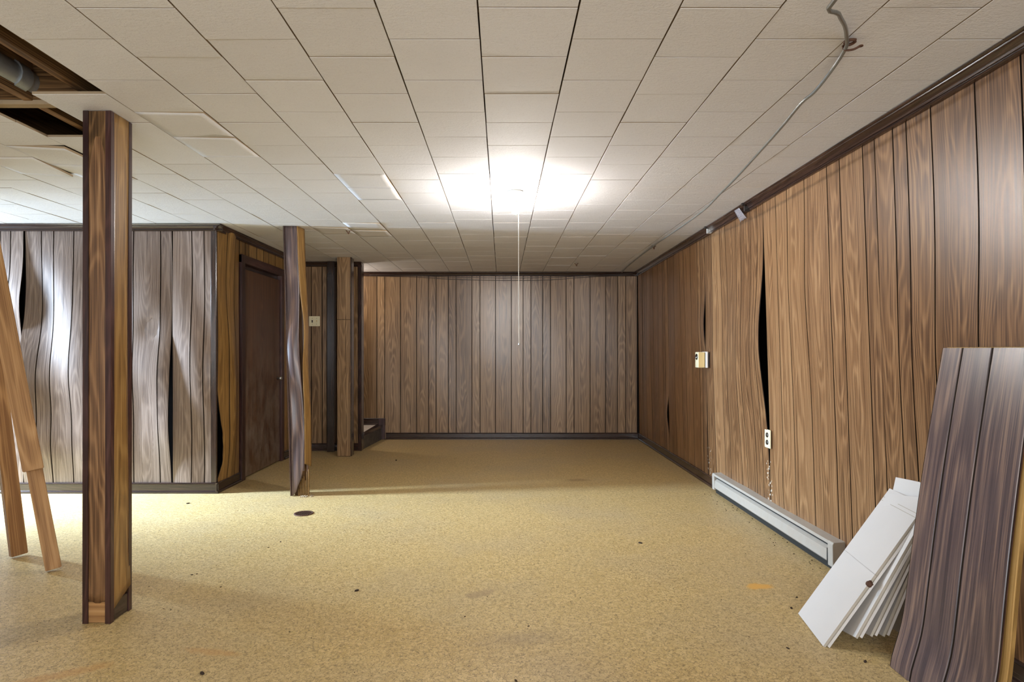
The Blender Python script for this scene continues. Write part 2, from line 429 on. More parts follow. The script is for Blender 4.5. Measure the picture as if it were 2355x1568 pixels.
for ci, xa in enumerate(XT):
    xb = xa+TW; off = 1.817 if (ci % 2) == (16 % 2) else 2.0
    if xa > 1.83: continue
    xb2 = min(xb, 1.835)
    y = off-.305*16
    while y < YB:
        ya, yb = max(y, YF), min(y+TL, YB); y += TL
        if yb-ya < .03: continue
        if xb <= XA+.0 and ya > YLB+.1: continue
        if xb2 <= XL: continue
        kx = round((xa-.237)/TW)
        # tiles gone at the left (column k = -7, -8)
        if kx == -7 and ya < 2.25 and ya > 1.3: continue
        if kx == -8 and 1.6 < (ya+yb)/2 < 2.90: continue
        tilt = False
        if kx == -7 and abs(ya-2.61) < .12:
            bent_tile(xa, xb-.002, ya, yb, lambda a, b: -.028*(1-a)*(1-b)); continue
        if kx == -9 and 3.0 < ya < 3.6 and ya+yb > 6.2:
            bent_tile(xa, xb-.004, ya, yb, lambda a, b: -.016*a*(1 if ya < 3.3 else (1-b))); continue
        if kx == -10 and 3.0 < ya < 3.4:
            bent_tile(xa, xb-.004, ya, yb, lambda a, b: -.018*a*b); continue
        if kx == -4 and 3.3 < ya < 4.0:
            bent_tile(xa, xb-.003, ya, yb, lambda a, b: -.006*a*math.sin(b*3.14)); continue
        if kx == -6 and 2.6 < ya < 3.2:
            bent_tile(xa, xb-.003, ya, yb, lambda a, b: -.006*(a)*(1-b)); continue
        if kx in (-5, -6) and 4.75 < ya < 5.3:
            bent_tile(xa, xb-.003, ya, yb, lambda a, b: -.008*a*(1-b)); continue
        wx, wy = xb2-xa, yb-ya
        vis = visible(xa, xb2, ya, yb) and yb < 6.3
        if not vis:
            b0 = len(far_v); g = .0024; zj = R.uniform(-.0008, .0008); bb = .0010
            for dx0, dx1, dy0, dy1, z in ((xa+g+bb, xb2-g-bb, ya+g*.75+bb, yb-g*.75-bb, 0), (xa+g, xb2-g, ya+g*.75, yb-g*.75, bb), (xa+g, xb2-g, ya+g*.75, yb-g*.75, .012)):
                far_v += [(dx0, dy0, H+z+zj), (dx1, dy0, H+z+zj), (dx1, dy1, H+z+zj), (dx0, dy1, H+z+zj)]
            far_f.append([b0+3, b0+2, b0+1, b0])
            for lv in (0, 4):
                for j in range(4):
                    k = (j+1) % 4; far_f.append([b0+lv+j, b0+lv+k, b0+lv+4+k, b0+lv+4+j])
            far_f.append([b0+8, b0+9, b0+10, b0+11]); continue
        if abs(wx-TW) > .002 or abs(wy-TL) > .002:
            key = (round(wx, 3), round(wy, 3))
            if key not in ctm: ctm[key] = tile_me(wx-.005, wy-.0036)
            me = ctm[key]
        else: me = tm
        o = bpy.data.objects.new('ceiling_tile', me); C.objects.link(o)
        o.parent = ceil; o.matrix_parent_inverse = Matrix.Translation((0, 0, -H))
        o.location = ((xa+xb2)/2+R.uniform(-.0006, .0006), (ya+yb)/2, H+R.uniform(-.0009, .0009))
        o.rotation_euler = (R.uniform(-.004, .004), R.uniform(-.003, .003), R.uniform(-.0012, .0012)); nt += 1
me = mesh('far_ceiling_tiles', far_v, far_f); me.materials.append(M['tile'])
o = link('far_ceiling_tiles', me, None, ceil); o['kind'] = 'stuff'
print('tiles', nt)

# right wall (leans a little inwards at the top and near the camera)
def xr(Y, z): return 1.85 - (.02+.075*max(0, min(1.4, (7.95-Y)/6)))*(z/2.25)
def pos_r(u, z, d): return Vector((xr(u, z)-d, u, z))
wr = struct('wall_right', (1.85, 3, 0))
box('masonry', 1.97, 2.15, YF-.1, YB+.15, 0, H+.3, 'masonry', wr, 0)
def wav(u, z): return .004*math.sin(u*5.1+z*1.3)+.003*math.sin(u*11+z*2.1)
def dA(u, z): return wav(u, z)+.024*G(u, 6.48, .15)*G(z, .50, .16)+.010*G(z, 1.1, .7)*math.sin((u-6.48)/1.22*3.14)
def dB(u, z): return wav(u, z)+.008*G(z, .75, .35)*G(u, 6.48, .25)+.022*G(u, 5.26, .18)*G(z, 1.42, .2)
def dC(u, z):   # 4.04 .. 5.26: the sheet that has let go along its near edge
    e = max(0, 1-(u-4.04)/.55)
    return wav(u, z)*.6+.050*e*e*G(z, 1.27, .42)+.030*G(u, 4.45, .35)*G(z, 1.05, .5)-.012*G(u, 4.8, .2)*G(z, 1.5, .4)+.008*G(u, 5.2, .2)*G(z, 1.2, .3)
def dD(u, z): return .003*math.sin(u*4)+.018*G(u, 3.50, .22)*G(z, 1.55, .40)+.010*G(z, .3, .2)*G(u, 3.9, .2)
def dE(u, z): return .004*math.sin(u*4.4+.5)*G(z, 1.6, .7)+.026*G(z, 1.15, .42)*G(u, 2.2, .45)
R_G = [
 ([1.59-1.22, .52, .62, .78, .98, 1.19, 1.31, 1.48, 1.59], dE),
 ([1.59, 1.71, 1.80, 2.00, 2.20, 2.43, 2.58, 2.67, 2.80], dE),
 ([2.805, 2.90, 3.10, 3.22, 3.46, 3.68, 3.84, 4.035], dD),
 ([4.04, 4.14, 4.25, 4.42, 4.52, 4.74, 4.86, 5.07, 5.255], dC),
 ([5.26, 5.38, 5.46, 5.66, 5.86, 6.00, 6.22, 6.475], dB),
 ([6.48, 6.60, 6.69, 6.89, 7.10, 7.24, 7.46, 7.60, 7.695], dA),
 ([7.70, 7.79, 7.93], lambda u, z: .002)]
panel_wall(wr, R_G, pos_r, .005, H-.003, 'walnut', gap=.0025, nz=44)
box('near_boarding', 1.79, 1.83, YF, .36, 0, H, 'walnut', wr, .001)

CROWN = [(0, 0), (.060, 0), (.061, .005), (.057, .009), (.050, .010), (.049, .014), (.040, .016), (.031, .022), (.024, .031), (.021, .038), (.014, .039), (.014, .043), (.017, .047), (.013, .053), (0, .054)]
BASE = [(0, 0), (.016, 0), (.019, .006), (.012, .014), (.012, .066), (.020, .070), (.024, .078), (.024, .090), (0, .090)]
o = sweep('trim_1', CROWN, (xr(.2, H)+.0, .2, H-.001), (xr(YB, H), YB, H-.001), (-1, 0, 0), 'dark_trim', None, n=40, wob=.0015); o['kind'] = 'structure'
for m_ in (): pass
o = sweep('baseboard_right', BASE, (1.848, 5.02, .09), (1.848, YB, .09), (-1, 0, 0), 'dark_trim'); o['kind'] = 'structure'
o = sweep('baseboard_right_near', BASE, (1.848, .4, .09), (1.848, 3.12, .09), (-1, 0, 0), 'dark_trim'); o['kind'] = 'structure'

# back wall
def pos_b(u, z, d): return Vector((u, YB-d, z))
wb = struct('wall_back', (0, YB, 0))
box('masonry', XL, 2.1, YB+.02, YB+.12, 0, H+.3, 'masonry', wb, 0)
gpx = [835-90, 790, 814, 867, 885, 921, 958, 985.6, 1003, 1031, 1049, 1085.5, 1104, 1139.5, 1176, 1203, 1221, 1248, 1266, 1302, 1320, 1357, 1393, 1420, 1439, 1465.5]
gx = [(p-1154)/1357*YB for p in gpx]
i1, i2, i3 = gpx.index(814), gpx.index(1031), gpx.index(1248)
fb = lambda u, z: .003*math.sin(u*3+z)+.0025*math.sin(z*2.3+u*7)
panel_wall(wb, [(gx[:i1+1], fb), (gx[i1:i2+1], lambda u, z: fb(u, z)+.004*G(z, 1.5, .5)), (gx[i2:i3+1], lambda u, z: fb(u, z)+.010*G(z, 1.2, .5)*math.sin((u+.72)/1.27*3.14)), (gx[i3:], fb)],
           pos_b, .005, H-.003, 'walnut_back', gap=.0036, nz=24)
o = sweep('trim_2', CROWN, (1.83, YB, H-.001), (XA, YB, H-.001), (0, -1, 0), 'dark_trim'); o['kind'] = 'structure'
o = sweep('baseboard_back', BASE, (1.83, YB, .09), (-1.56, YB, .09), (0, -1, 0), 'dark_trim'); o['kind'] = 'structure'

# left block: the face towards the camera
def pos_l(u, z, d): return Vector((u, YLB-d, z))
wl = struct('wall_left', (-4, YLB, 0))
box('masonry', XL, XA-.06, YLB+.11, YLB+.2, 0, H+.3, 'masonry', wl, 0)
def gl(p): return (p-1154)/1357*YLB
def dL1(u, z): return .004*math.sin(u*9)+.012*G(z, .9, .5)+.042*G(z, 1.58, .24)*G(u, gl(56), .35)
def dL2(u, z):     # 56..396
    t = (u-gl(56))/(gl(396)-gl(56))
    return .080*(1-.7*t)*G(z, .98, .36)+.045*(1-t)*G(z, .42, .25)+.016*math.sin(t*13+z*2.2)*(z*(H-z)) -.022*G(t, .86, .09)*G(z, 1.33, .22)+.032*G(t, 1.0, .12)*G(z, .55, .28)-.022*G(u, gl(345), .05)*G(z, 1.38, .08)
def dL3(u, z):
    t = (u-gl(396))/(XA-gl(396))
    return .026*math.sin(min(1, t)*3.14)*G(z, .95, .45)+.010*math.sin(z*5+t*4)*math.sin(t*3.14)+.004*G(t, 0, .3)*G(z, 1.5, .3)
panel_wall(wl, [([gl(-290), gl(-240), gl(-170), gl(-110), gl(-45), gl(0), gl(25), gl(55.3)], dL1),
                ([gl(56.3), gl(95), gl(124), gl(170), gl(213), gl(262), gl(308), gl(369), gl(395.6)], dL2),
                ([gl(396.4), gl(441), gl(470), gl(487)], dL3)], pos_l, .005, H-.003, 'walnut_grey', gap=.0032, nz=44)
box('corner_trim', gl(486), XA+.004, YLB-.012, YLB+.01, .09, H-.04, 'dark_trim', wl, .003)
o = sweep('trim_3', CROWN, (XL, YLB, H-.001), (XA+.055, YLB, H-.001), (0, -1, 0), 'dark_trim'); o['kind'] = 'structure'
o = sweep('baseboard_left', BASE, (XL, YLB, .09), (XA+.022, YLB, .09), (0, -1, 0), 'dark_trim'); o['kind'] = 'structure'

# alcove side wall (faces +X) with its door
def pos_a(u, z, d): return Vector((XA+d, u, z))
wa = struct('wall_alcove', (XA, 6, 0))
box('masonry', XA-.2, XA-.13, YLB+.1, YS+.3, 0, H+.3, 'masonry', wa, 0)
box('corner_stud', XA-.11, XA-.035, YLB+.03, YLB+.07, 0, H, 'dark_trim', wa, .002)
def dAl(u, z):
    t = (u-YLB)/.5
    return .050*G(t, .48, .22)*(.5+.5*math.cos((z-.75)*3.4))+.018*G(z, 1.3, .35)*G(t, .35, .3)+.018*G(t, .2, .3)*G(z, .35, .25)
def torn(z):
    if z > .86 or z < .12: return 0.0
    a = min(1, (.86-z)/.35)*min(1, (z-.12)/.12)
    return max(0.0, .060*a+.008*mnoise.noise(Vector((z*38, 3, 1)))*a)
panel_wall(wa, [([YLB+.012, 5.115, 5.27, 5.375], dAl)], pos_a, .005, H-.003, 'walnut_gold', gap=.0032, nz=60, edges={(0, 0): torn})
panel_wall(wa, [([6.45, 6.58, 6.74, 6.84, YS], lambda u, z: .002)], pos_a, .005, H-.003, 'walnut_gold', gap=.0035, nz=10)
panel_wall(wa, [([5.378, 5.50, 5.58, 5.76, 5.92, 6.05, 6.23, 6.45], lambda u, z: .002)], pos_a, 2.075, H-.003, 'walnut_gold', gap=.0045, nz=4)
o = sweep('trim_4', CROWN, (XA, YLB-.055, H-.001), (XA, YS, H-.001), (1, 0, 0), 'dark_trim'); o['kind'] = 'structure'
o = sweep('baseboard_alcove', BASE, (XA, YLB-.022, .09), (XA, 5.385, .09), (1, 0, 0), 'dark_trim'); o['kind'] = 'structure'
o = sweep('baseboard_alcove_far', BASE, (XA, 6.46, .09), (XA, YS, .09), (1, 0, 0), 'dark_trim'); o['kind'] = 'structure'
dr = struct('door_1', (XA, 5.45, 0))
box('door_casing', XA-.03, XA+.025, 5.385, 5.455, 0, 2.075, 'purple_trim', dr, .003)
box('door_casing', XA-.03, XA+.020, 6.375, 6.445, 0, 2.075, 'purple_trim', dr, .003)
box('door_casing', XA-.03, XA+.022, 5.385, 6.445, 2.0, 2.078, 'purple_trim', dr, .003, grain=1)
box('door_stop', XA-.10, XA-.03, 5.44, 6.39, 1.955, 2.0, 'dark_trim', dr, .002, grain=1)
slab = box('door_slab', XA-.038, XA-.003, 5.462, 6.368, .012, 1.955, 'dark_door', dr, .003)
lathe('door_knob', [(.0, 0), (.010, 0), (.010, .022), (.020, .030), (.024, .042), (.018, .052), (.0, .054)], (XA-.003, 6.29, .90), 'steel', dr, 16, 'X')

# alcove back wall with the switch
def pos_s(u, z, d): return Vector((u, YS-d, z))
ws = struct('wall_switch', (-2, YS, 0))
box('masonry', XA-.1, XS-.02, YS+.012, YS+.10, 0, H+.02, 'masonry', ws, 0)
gs = lambda p: (p-1154)/1357*YS
panel_wall(ws, [([XA, gs(716), gs(741), gs(752), gs(775)], lambda u, z: .003*math.sin(u*9+z)), ([gs(775), gs(808), XS-.02], lambda u, z: 0.0)], pos_s, .005, H-.003, 'walnut_back', gap=.004, nz=12)
box('corner_board', gs(757), gs(774), YS-.09, YS-.012, .0, H-.003, 'dark_trim', ws, .003)
box('corner_trim', XS-.035, XS+.008, YS-.018, YS+.10, 0, H-.003, 'dark_trim', ws, .003)
o = sweep('trim_5', CROWN, (XS+.01, YS, H-.001), (XA, YS, H-.001), (0, -1, 0), 'dark_trim'); o['kind'] = 'structure'
o = sweep('baseboard_switch', BASE, (XS+.01, YS, .09), (XA, YS, .09), (0, -1, 0), 'dark_trim'); o['kind'] = 'structure'
# side of the stair well behind the switch wall
ww = struct('wall_stair', (-2.2, 7.5, 0))
box('boarding', XA-.2, XA-.02, YS+.10, YB, 0, H, 'walnut_back', ww, 0)


# walls outside the frame: front wall with an added pane for the fill light, far left wall with an open outer door and another such pane
wf = struct('wall_front', (0, YF, 0))
box('boarding', XL, 2.2, YF-.1, YF, 0, H+.3, 'outerwall', wf, 0)
def added_window(nm, horizontal, a, b, z0, z1, c, inward):
    t = struct(nm, (a, c, 0) if horizontal else (c, a, 0))
    def bb(n, u0, u1, d0, d1, q0, q1, m):
        d0, d1 = sorted((c+d0*inward, c+d1*inward))
        if horizontal: return box(n, u0, u1, d0, d1, q0, q1, m, t, .002)
        return box(n, d0, d1, u0, u1, q0, q1, m, t, .002)
    bb('added_pane', a, b, .012, .016, z0, z1, 'glass')
    for u in (a-.05, (a+b)/2-.02, b): bb('added_frame', u, u+.05, .0, .04, z0-.05, z1+.05, 'outerwall')
    for q in (z0-.05, z1): bb('added_frame', a-.05, b+.05, .0, .042, q, q+.05, 'outerwall')
added_window('added_window_1', True, -1.65, 1.75, .8, 2.06, YF, 1)  # unseen, added to dress the fill light behind the camera
added_window('added_window_2', False, -.8, 1.6, .7, 2.0, XL, 1)  # unseen, added to dress the side fill light
wfl = struct('wall_far_left', (XL, 2, 0))
for y0, y1, z0, z1 in ((YF, 4.16, 0, H), (4.92, YLB+.1, 0, H), (4.16, 4.92, 2.12, H)):
    box('boarding', XL-.1, XL, y0, y1, z0, z1+(.3 if z1 == H else 0), 'outerwall', wfl, 0)
d2 = struct('door_2', (XL, 3.7, 0))
for a, b, q0, q1 in ((4.16, 4.20, 0, 2.12), (4.88, 4.92, 0, 2.12), (4.16, 4.92, 2.08, 2.12)):
    box('door_frame', XL-.11, XL+.015, a, b, q0, q1, 'dark_trim', d2, .003)
wrr = struct('wall_right_front', (1.9, 0, 0))
box('boarding', 1.84, 1.97, YF, .3, 0, H+.3, 'outerwall', wrr, 0)

# ------------------------------------------------------------------ posts boxed in panelling
# post 1 : nearest
def bowed(name, corners, disp, mat, parent, nu=5, nz=50, bottom=None, th=.004):
    """sheet between left edge and right edge lines: corners = (bl, br, tl, tr), disp(s, t)->offset along normal"""
    bl, br, tl, tr = [Vector(c) for c in corners]; nrm = (br-bl).cross(tl-bl).normalized(); W = (br-bl).length; Hh = (tl-bl).length
    V = []; U = []; F = []; vo = R.uniform(0, 20)
    for lay in (0, -th):
        for i in range(nz+1):
            for j in range(nu+1):
                s, t = j/nu, i/nz
                if bottom: t = bottom(s)+(1-bottom(s))*t
                p = bl.lerp(br, s).lerp(tl.lerp(tr, s), t)+nrm*(disp(s, t)+lay)
                V.append(p); U.append(((s-.5)*W, t*Hh+vo))
    m = (nu+1)*(nz+1)
    for i in range(nz):
        for j in range(nu):
            q = [i*(nu+1)+j, i*(nu+1)+j+1, (i+1)*(nu+1)+j+1, (i+1)*(nu+1)+j]; F.append(q); F.append([m+v for v in q[::-1]])
    ring = [j for j in range(nu)]+[i*(nu+1)+nu for i in range(nz)]+[nz*(nu+1)+nu-j for j in range(nu)]+[(nz-i)*(nu+1) for i in range(nz)]
    for a, b in zip(ring, ring[1:]+ring[:1]): F.append([b, a, m+a, m+b])
    me = mesh(name, V, F, U)
    for k, p in enumerate(me.polygons): p.use_smooth = k < 2*nu*nz
    return link(name, me, mat, parent)

p1 = thing('wood_panelled_post', 'large square brown panelled post nearest the camera with dark corner mouldings', 'post', (-1.775, 2.635, 0), 'square posts boxed in wood panelling')
a0, a1, b0, b1 = -1.830, -1.716, 2.585, 2.725
tz = H-.002
lean = -.005
box('core', a0+.008, a1-.008, b0+.008, b1-.008, 0.0, tz, 'joist', p1, 0)
bowed('front_panel', [(a0+.01, b0, .1), (a1-.006, b0, .1), (a0+.01+lean, b0+.01, tz), (a1-.006+lean, b0+.01, tz)], lambda s, t: .002*math.sin(t*9)*math.sin(s*3.14), 'walnut', p1, bottom=lambda s: .006-.012*math.sin(s*3.14))
bowed('side_panel', [(a1, b0+.006, .07), (a1, b1-.01, .07), (a1+lean, b0+.016, tz), (a1+lean, b1, tz)], lambda s, t: .002+.006*G(t, .02, .04)*s+.002*math.sin(t*8), 'walnut_gold', p1, bottom=lambda s: -.012+.035*s)
bowed('side_panel', [(a0, b1-.01, .07), (a0, b0+.006, .07), (a0+lean, b1, tz), (a0+lean, b0+.016, tz)], lambda s, t: 0, 'walnut', p1)
bowed('rear_panel', [(a1-.006, b1, .07), (a0+.01, b1, .07), (a1-.006+lean, b1+.01, tz), (a0+.01+lean, b1+.01, tz)], lambda s, t: 0, 'walnut', p1)
def corner(name, cx, cy, sx, sy, parent, mat='purple_trim', w=.020, z0=0.0, lx=lean, ly=.01):
    """L-shaped outside corner moulding whose arms run towards sx, sy from the corner"""
    t = .005; P = [(-t, -t), (w, -t), (w, 0), (0.0, 0.0), (0, w), (-t, w)]
    V = []; F = []; U = []
    for z in (z0, tz):
        f = z/tz
        for a, b in P: V.append((cx+a*sx+lx*f, cy+b*sy+ly*f, z)); U.append((a+b, z))
    for j in range(6): k = (j+1) % 6; F.append([j, k, 6+k, 6+j])
    F.append(list(range(6))[::-1]); F.append(list(range(6, 12)))
    me = mesh(name, V, F, U); bm = bmesh.new(); bm.from_mesh(me)
    bmesh.ops.bevel(bm, geom=[e for e in bm.edges if abs(e.verts[0].co.z-e.verts[1].co.z) > 1], offset=.0012, segments=2, affect='EDGES')
    bmesh.ops.recalc_face_normals(bm, faces=bm.faces); bm.to_mesh(me); bm.free(); return link(name, me, mat, parent)
for cx, cy, sx, sy in ((a0, b0, 1, 1), (a1, b0, -1, 1), (a1, b1, -1, -1), (a0, b1, 1, -1)): corner('corner_moulding', cx, cy, sx, sy, p1)
box('base_block', a0+.012, a1-.012, b0+.001, b0+.012, .002, .092, 'pine', p1, .002, grain=0)['label'] = 'bare wood block at the foot of the post'
box('base_board', a1-.010, a1+.001, b0+.012, b1-.012, .002, .085, 'dark_trim', p1, .002, grain=1)

# post 2 : split and leaning
p2 = thing('wood_panelled_post', 'leaning post with split bulging panelling and a torn rotten foot', 'post', (-1.68, 4.9, 0), 'square posts boxed in wood panelling')
fl, fr = px(670, 1142, 4.84).x, px(700, 1142, 4.84).x; tl_, tr_ = px(654, 521, 5.0).x, px(683, 521, 5.0).x
y0, y1 = 4.84, 4.97; dyt = .15
box('core', (fl+fr)/2-.035, (fl+fr)/2+.03, y0+.03, y1-.01, 0, .30, 'joist', p2, 0)
core = box('core', (tl_+tr_)/2-.025, (tl_+tr_)/2+.02, y0+dyt+.02, y1+dyt-.02, .85, tz, 'joist', p2, 0)
def bowf(s, t): return .012*G(t, .55, .10)*math.sin(s*3.14) - .012*G(t, .33, .12)*s + .007*math.sin(t*16)*math.sin(s*3.14)
def shift(me_o, amp):
    for v in me_o.data.vertices:
        z = v.co.z/tz; v.co.x += amp*(G(z, .55, .14)*(-.010)+G(z, .75, .1)*.006+G(z, .25, .15)*.012)
f2 = bowed('front_panel', [(fl, y0, .004), (fr+.002, y0, .004), (tl_, y0+dyt, tz), (tr_, y0+dyt, tz)], bowf, 'walnut_plum', p2, nu=8, nz=70, bottom=lambda s: .10*max(0, (s-.15)/.85)**1.3+.012*max(0, s-.15)*math.sin(s*30))
shift(f2, 1)
def bows(s, t): return (.042*G(t, .60, .11)+.012*G(t, .42, .16))*(1-s*.55)+.003
s2 = bowed('side_panel', [(fr+.002, y0+.004, .004), (fr+.015, y1, .004), (tr_, y0+dyt+.004, tz), (tr_+.022, y1+dyt, tz)], bows, 'walnut_gold', p2, nu=6, nz=70, bottom=lambda s: .115-.02*s+.01*math.sin(s*19))
shift(s2, 1)
bowed('side_panel', [(fl, y1, .004), (fl, y0+.004, .004), (tl_, y1+dyt, tz), (tl_, y0+dyt+.004, tz)], lambda s, t: 0, 'walnut_plum', p2)
bowed('rear_panel', [(fr, y1, .004), (fl, y1, .004), (tr_, y1+dyt, tz), (tl_, y1+dyt, tz)], lambda s, t: 0, 'walnut', p2)
tube('corner_moulding', [(fl-.002, y0-.002, .004), ((fl+tl_)/2-.003, y0+dyt/2-.002, H/2), (tl_-.002, y0+dyt-.002, tz)], .006, 'dark_trim', p2, 6)
me = bpy.data.meshes.new('rotten_wood')
V = []; F = []
for k in range(7):
    xx = fr-.055+.013*k; hh = .06+.022*k+R.uniform(-.03, .04); b = len(V); wdt = .011
    V += [(xx, y0+.012, 0), (xx+wdt, y0+.009, 0), (xx+wdt, y0+.03, 0), (xx, y0+.03, 0), (xx+.002, y0+.016, hh), (xx+wdt*.6, y0+.014, hh+.01), (xx+wdt*.7, y0+.03, hh), (xx+.002, y0+.03, hh-.01)]
    F += [[b, b+1, b+5, b+4], [b+1, b+2, b+6, b+5], [b+2, b+3, b+7, b+6], [b+3, b, b+4, b+7], [b+4, b+5, b+6, b+7], [b+3, b+2, b+1, b]]
me = mesh('rotten_wood', V, F, [(v[0], v[2]) for v in V]); link('rotten_wood', me, 'walnut_gold', p2)

# post 3 : by the stairs
p3 = thing('wood_panelled_post', 'straight post beside the stairs with a joint line across its panelling', 'post', (-1.785, 6.72, 0), 'square posts boxed in wood panelling')
c0, c1 = px(775, 1050, 6.65).x, px(806, 1050, 6.65).x; e0, e1 = 6.65, 6.80
box('core', c0+.006, c1-.006, e0+.006, e1-.006, 0, tz, 'dark_trim', p3, 0)
for q0, q1 in ((.005, 1.542), (1.546, tz)): box('front_panel', c0+.002, c1-.002, e0, e0+.006, q0, q1, 'walnut_plum' if 0 else 'walnut_back', p3, .0012)
for a, b in ((c0, c0+.006), (c1-.006, c1)): box('side_panel', a, b, e0+.006, e1, .005, tz, 'dark_trim', p3, .001)
box('rear_panel', c0, c1, e1-.004, e1, .005, tz, 'walnut_back', p3, .001)
box('corner_moulding', c1-.001, c1+.010, e0+.008, e0+.030, .005, tz, 'dark_trim', p3, .002)

# ------------------------------------------------------------------ stairs
st = struct('stairs', (-1.8, 7.5, 0))
RX = -1.60
def slant(name, xa_, xb_, ya_, yb_, z0_, z1_, mat):   # step box whose front edge runs from the switch corner to the back wall
    V = [(xb_, ya_, z0_), (xa_[0], ya_, z0_), (xa_[1], yb_, z0_), (xb_, yb_, z0_), (xb_, ya_, z1_), (xa_[0], ya_, z1_), (xa_[1], yb_, z1_), (xb_, yb_, z1_)]
    F = [[0, 3, 2, 1], [4, 5, 6, 7], [0, 1, 5, 4], [1, 2, 6, 5], [2, 3, 7, 6], [3, 0, 4, 7]]
    me = mesh(name, V, F, [(v[1]*.3, v[2]) for v in V])
    bm = bmesh.new(); bm.from_mesh(me); bmesh.ops.recalc_face_normals(bm, faces=bm.faces); bm.to_mesh(me); bm.free()
    return link(name, me, mat, st)
slant('riser', (XS+.0, -1.615), XA+.02, YS+.10, YB-.024, 0.0, .165, 'riser')
slant('tread', (XS+.01-.035, -1.605-.03), XA+.02, YS+.10, YB-.024, .165, .195, 'tread')
slant('nosing', (XS+.014, -1.600), -1.66-.03, YS+.10, YB-.024, .165, .1975, 'dark_trim')
slant('riser', (-1.94, -1.90), XA+.02, YS+.10, YB-.024, .195, .37, 'riser')
slant('tread', (-1.93, -1.89), XA+.02, YS+.10, YB-.024, .37, .40, 'tread')
slant('riser', (-2.2, -2.16), XA+.02, YS+.10, YB-.024, .40, .60, 'riser')
box('skirt_board', -2.0, -1.565, YB-.024, YB-.006, .19, .285, 'dark_trim', st, .002, grain=0)
box('skirt_board', -1.655, -1.568, YB-.028, YB-.006, 0.0, .285, 'purple_trim', st, .002)
box('skirt_board', XA, -1.865, YB-.024, YB-.006, .28, .50, 'dark_trim', st, .002, grain=0)

# ------------------------------------------------------------------ timber props at the left
def timber(root_label, name, p_bot, p_top, wx, wy, rot=0.0, mat='pine', parent=None, cat='timber'):
    p0, p1_ = Vector(p_bot), Vector(p_top); L = (p1_-p0).length
    global cen
    bm = bmesh.new(); bmesh.ops.create_cube(bm, size=1)
    for v in bm.verts: v.co = Vector((v.co.x*wx, v.co.y*wy, (v.co.z+.5)*L))
    bmesh.ops.bevel(bm, geom=bm.edges[:], offset=.003, segments=2, affect='EDGES'); bm.normal_update(); cen = (0, 0, 0); uv_by_axis(bm, 2)
    # saw the foot level with the floor
    d = (p1_-p0).normalized(); q = d.to_track_quat('Z', 'Y') @ Matrix.Rotation(rot, 3, 'Z').to_quaternion()
    me = bpy.data.meshes.new(name); bm.to_mesh(me); bm.free()
    o = link(name, me, mat, parent)
    if parent: o.matrix_parent_inverse = Matrix.Identity(4)
    o.location = p0 if not parent else p0-parent.location; o.rotation_mode = 'QUATERNION'; o.rotation_quaternion = q
    if root_label: tag(o, root_label, cat)
    return o
B0 = Vector((-2.43, 3.20, .012)); B1 = Vector((-2.43-.53, 3.32, 2.235))
tb = timber('slender pine timber leaning left, its foot nearest the camera', 'pine_timber', B0, B1, .044, .070, math.radians(48))
dirB = (B1-B0).normalized()
c_bot = px(82, 1092, 3.17); 
Cc0 = Vector((px(77, 1092, 3.16).x, 3.16, .555)); Cc1 = Cc0+dirB*1.74
timber('short pine board nailed along the leaning timber, square sawn lower end', 'pine_board', Cc0+Vector((0, 0, 0)), Cc1, .044, .090, math.radians(48))
A0 = Vector((-2.80, 3.42, .012)); A1 = Vector((-3.075, 3.42, 2.238))
timber('upright pine timber with a dark knot, standing behind the leaning one', 'pine_timber', A0, A1, .078, .044, math.radians(-34))

# ------------------------------------------------------------------ lamp
lx_, ly_, _ = BULB
lamp = thing('ceiling_lampholder', 'lit bare bulb in white lampholder on the tiled ceiling with pull cord', 'lamp', (lx_, ly_, H))
lathe('base', [(0, 0), (.054, 0), (.054, -.008), (.048, -.016), (.034, -.022), (.028, -.040), (.024, -.052), (0, -.052)], (lx_, ly_, H-.001), 'porcelain', lamp)
lathe('bulb', [(0, .026), (.016, .022), (.022, .010), (.0235, 0), (.021, -.014), (.014, -.023), (.006, -.027), (0, -.0275)], (lx_, ly_, BULB[2]-.004), 'bulb', lamp, 20)
lathe('bulb_neck', [(0, .062), (.013, .060), (.014, .040), (.018, .020), (0, .020)], (lx_, ly_, BULB[2]-.002), 'porcelain', lamp, 20)
cz = 1.195+16/1357*ly_
tube('pull_cord', [(lx_+.020, ly_-.02, H-.04), (lx_+.021, ly_-.02, 1.9), (lx_+.022, ly_-.02, 1.5), (lx_+.024, ly_-.02, cz)], .0016, 'cord', lamp, 6)
lathe('pull_bead', [(0, .006), (.004, .004), (.0055, 0), (.006, -.008), (.004, -.012), (0, -.012)], (lx_+.024, ly_-.02, cz), 'steel', lamp, 12)

# ------------------------------------------------------------------ cable slung under the ceiling
cp = [((1945.6, 109), 2.235), ((1916.6, 156), 2.222), ((1874, 210), 2.198), ((1843, 236.6), 2.190), ((1802.7, 285.8), 2.181), ((1753.6, 341.6), 2.173),
      ((1693, 408.5), 2.158), ((1655, 446.5), 2.150), ((1620, 482), 2.147), ((1566, 522), 2.165), ((1503.6, 565), 2.234), ((1450, 607), 2.239)]
def at_z(p, z): Y = (z-1.195)*1357/(806-p[1]); return Vector(((p[0]-1154)/1357*Y, Y, z))
cpts = [at_z(p, z-(.016 if z < 2.2 else 0)) for p, z in cp]
near = [Vector((.93, .35, 2.15)), Vector((.95, 1.1, 2.13)), at_z((1923, -4), 2.165), at_z((1929, 32), 2.185), at_z((1943, 60), 2.215), at_z((1947, 85), 2.236)]
cab = tube('cable', near+cpts+[Vector((1.60, 7.86, 2.239))], .0064, 'cable', None, 8, 4)
tag(cab, 'grey cable slung from a rusty hook across the ceiling towards the back corner', 'cable')
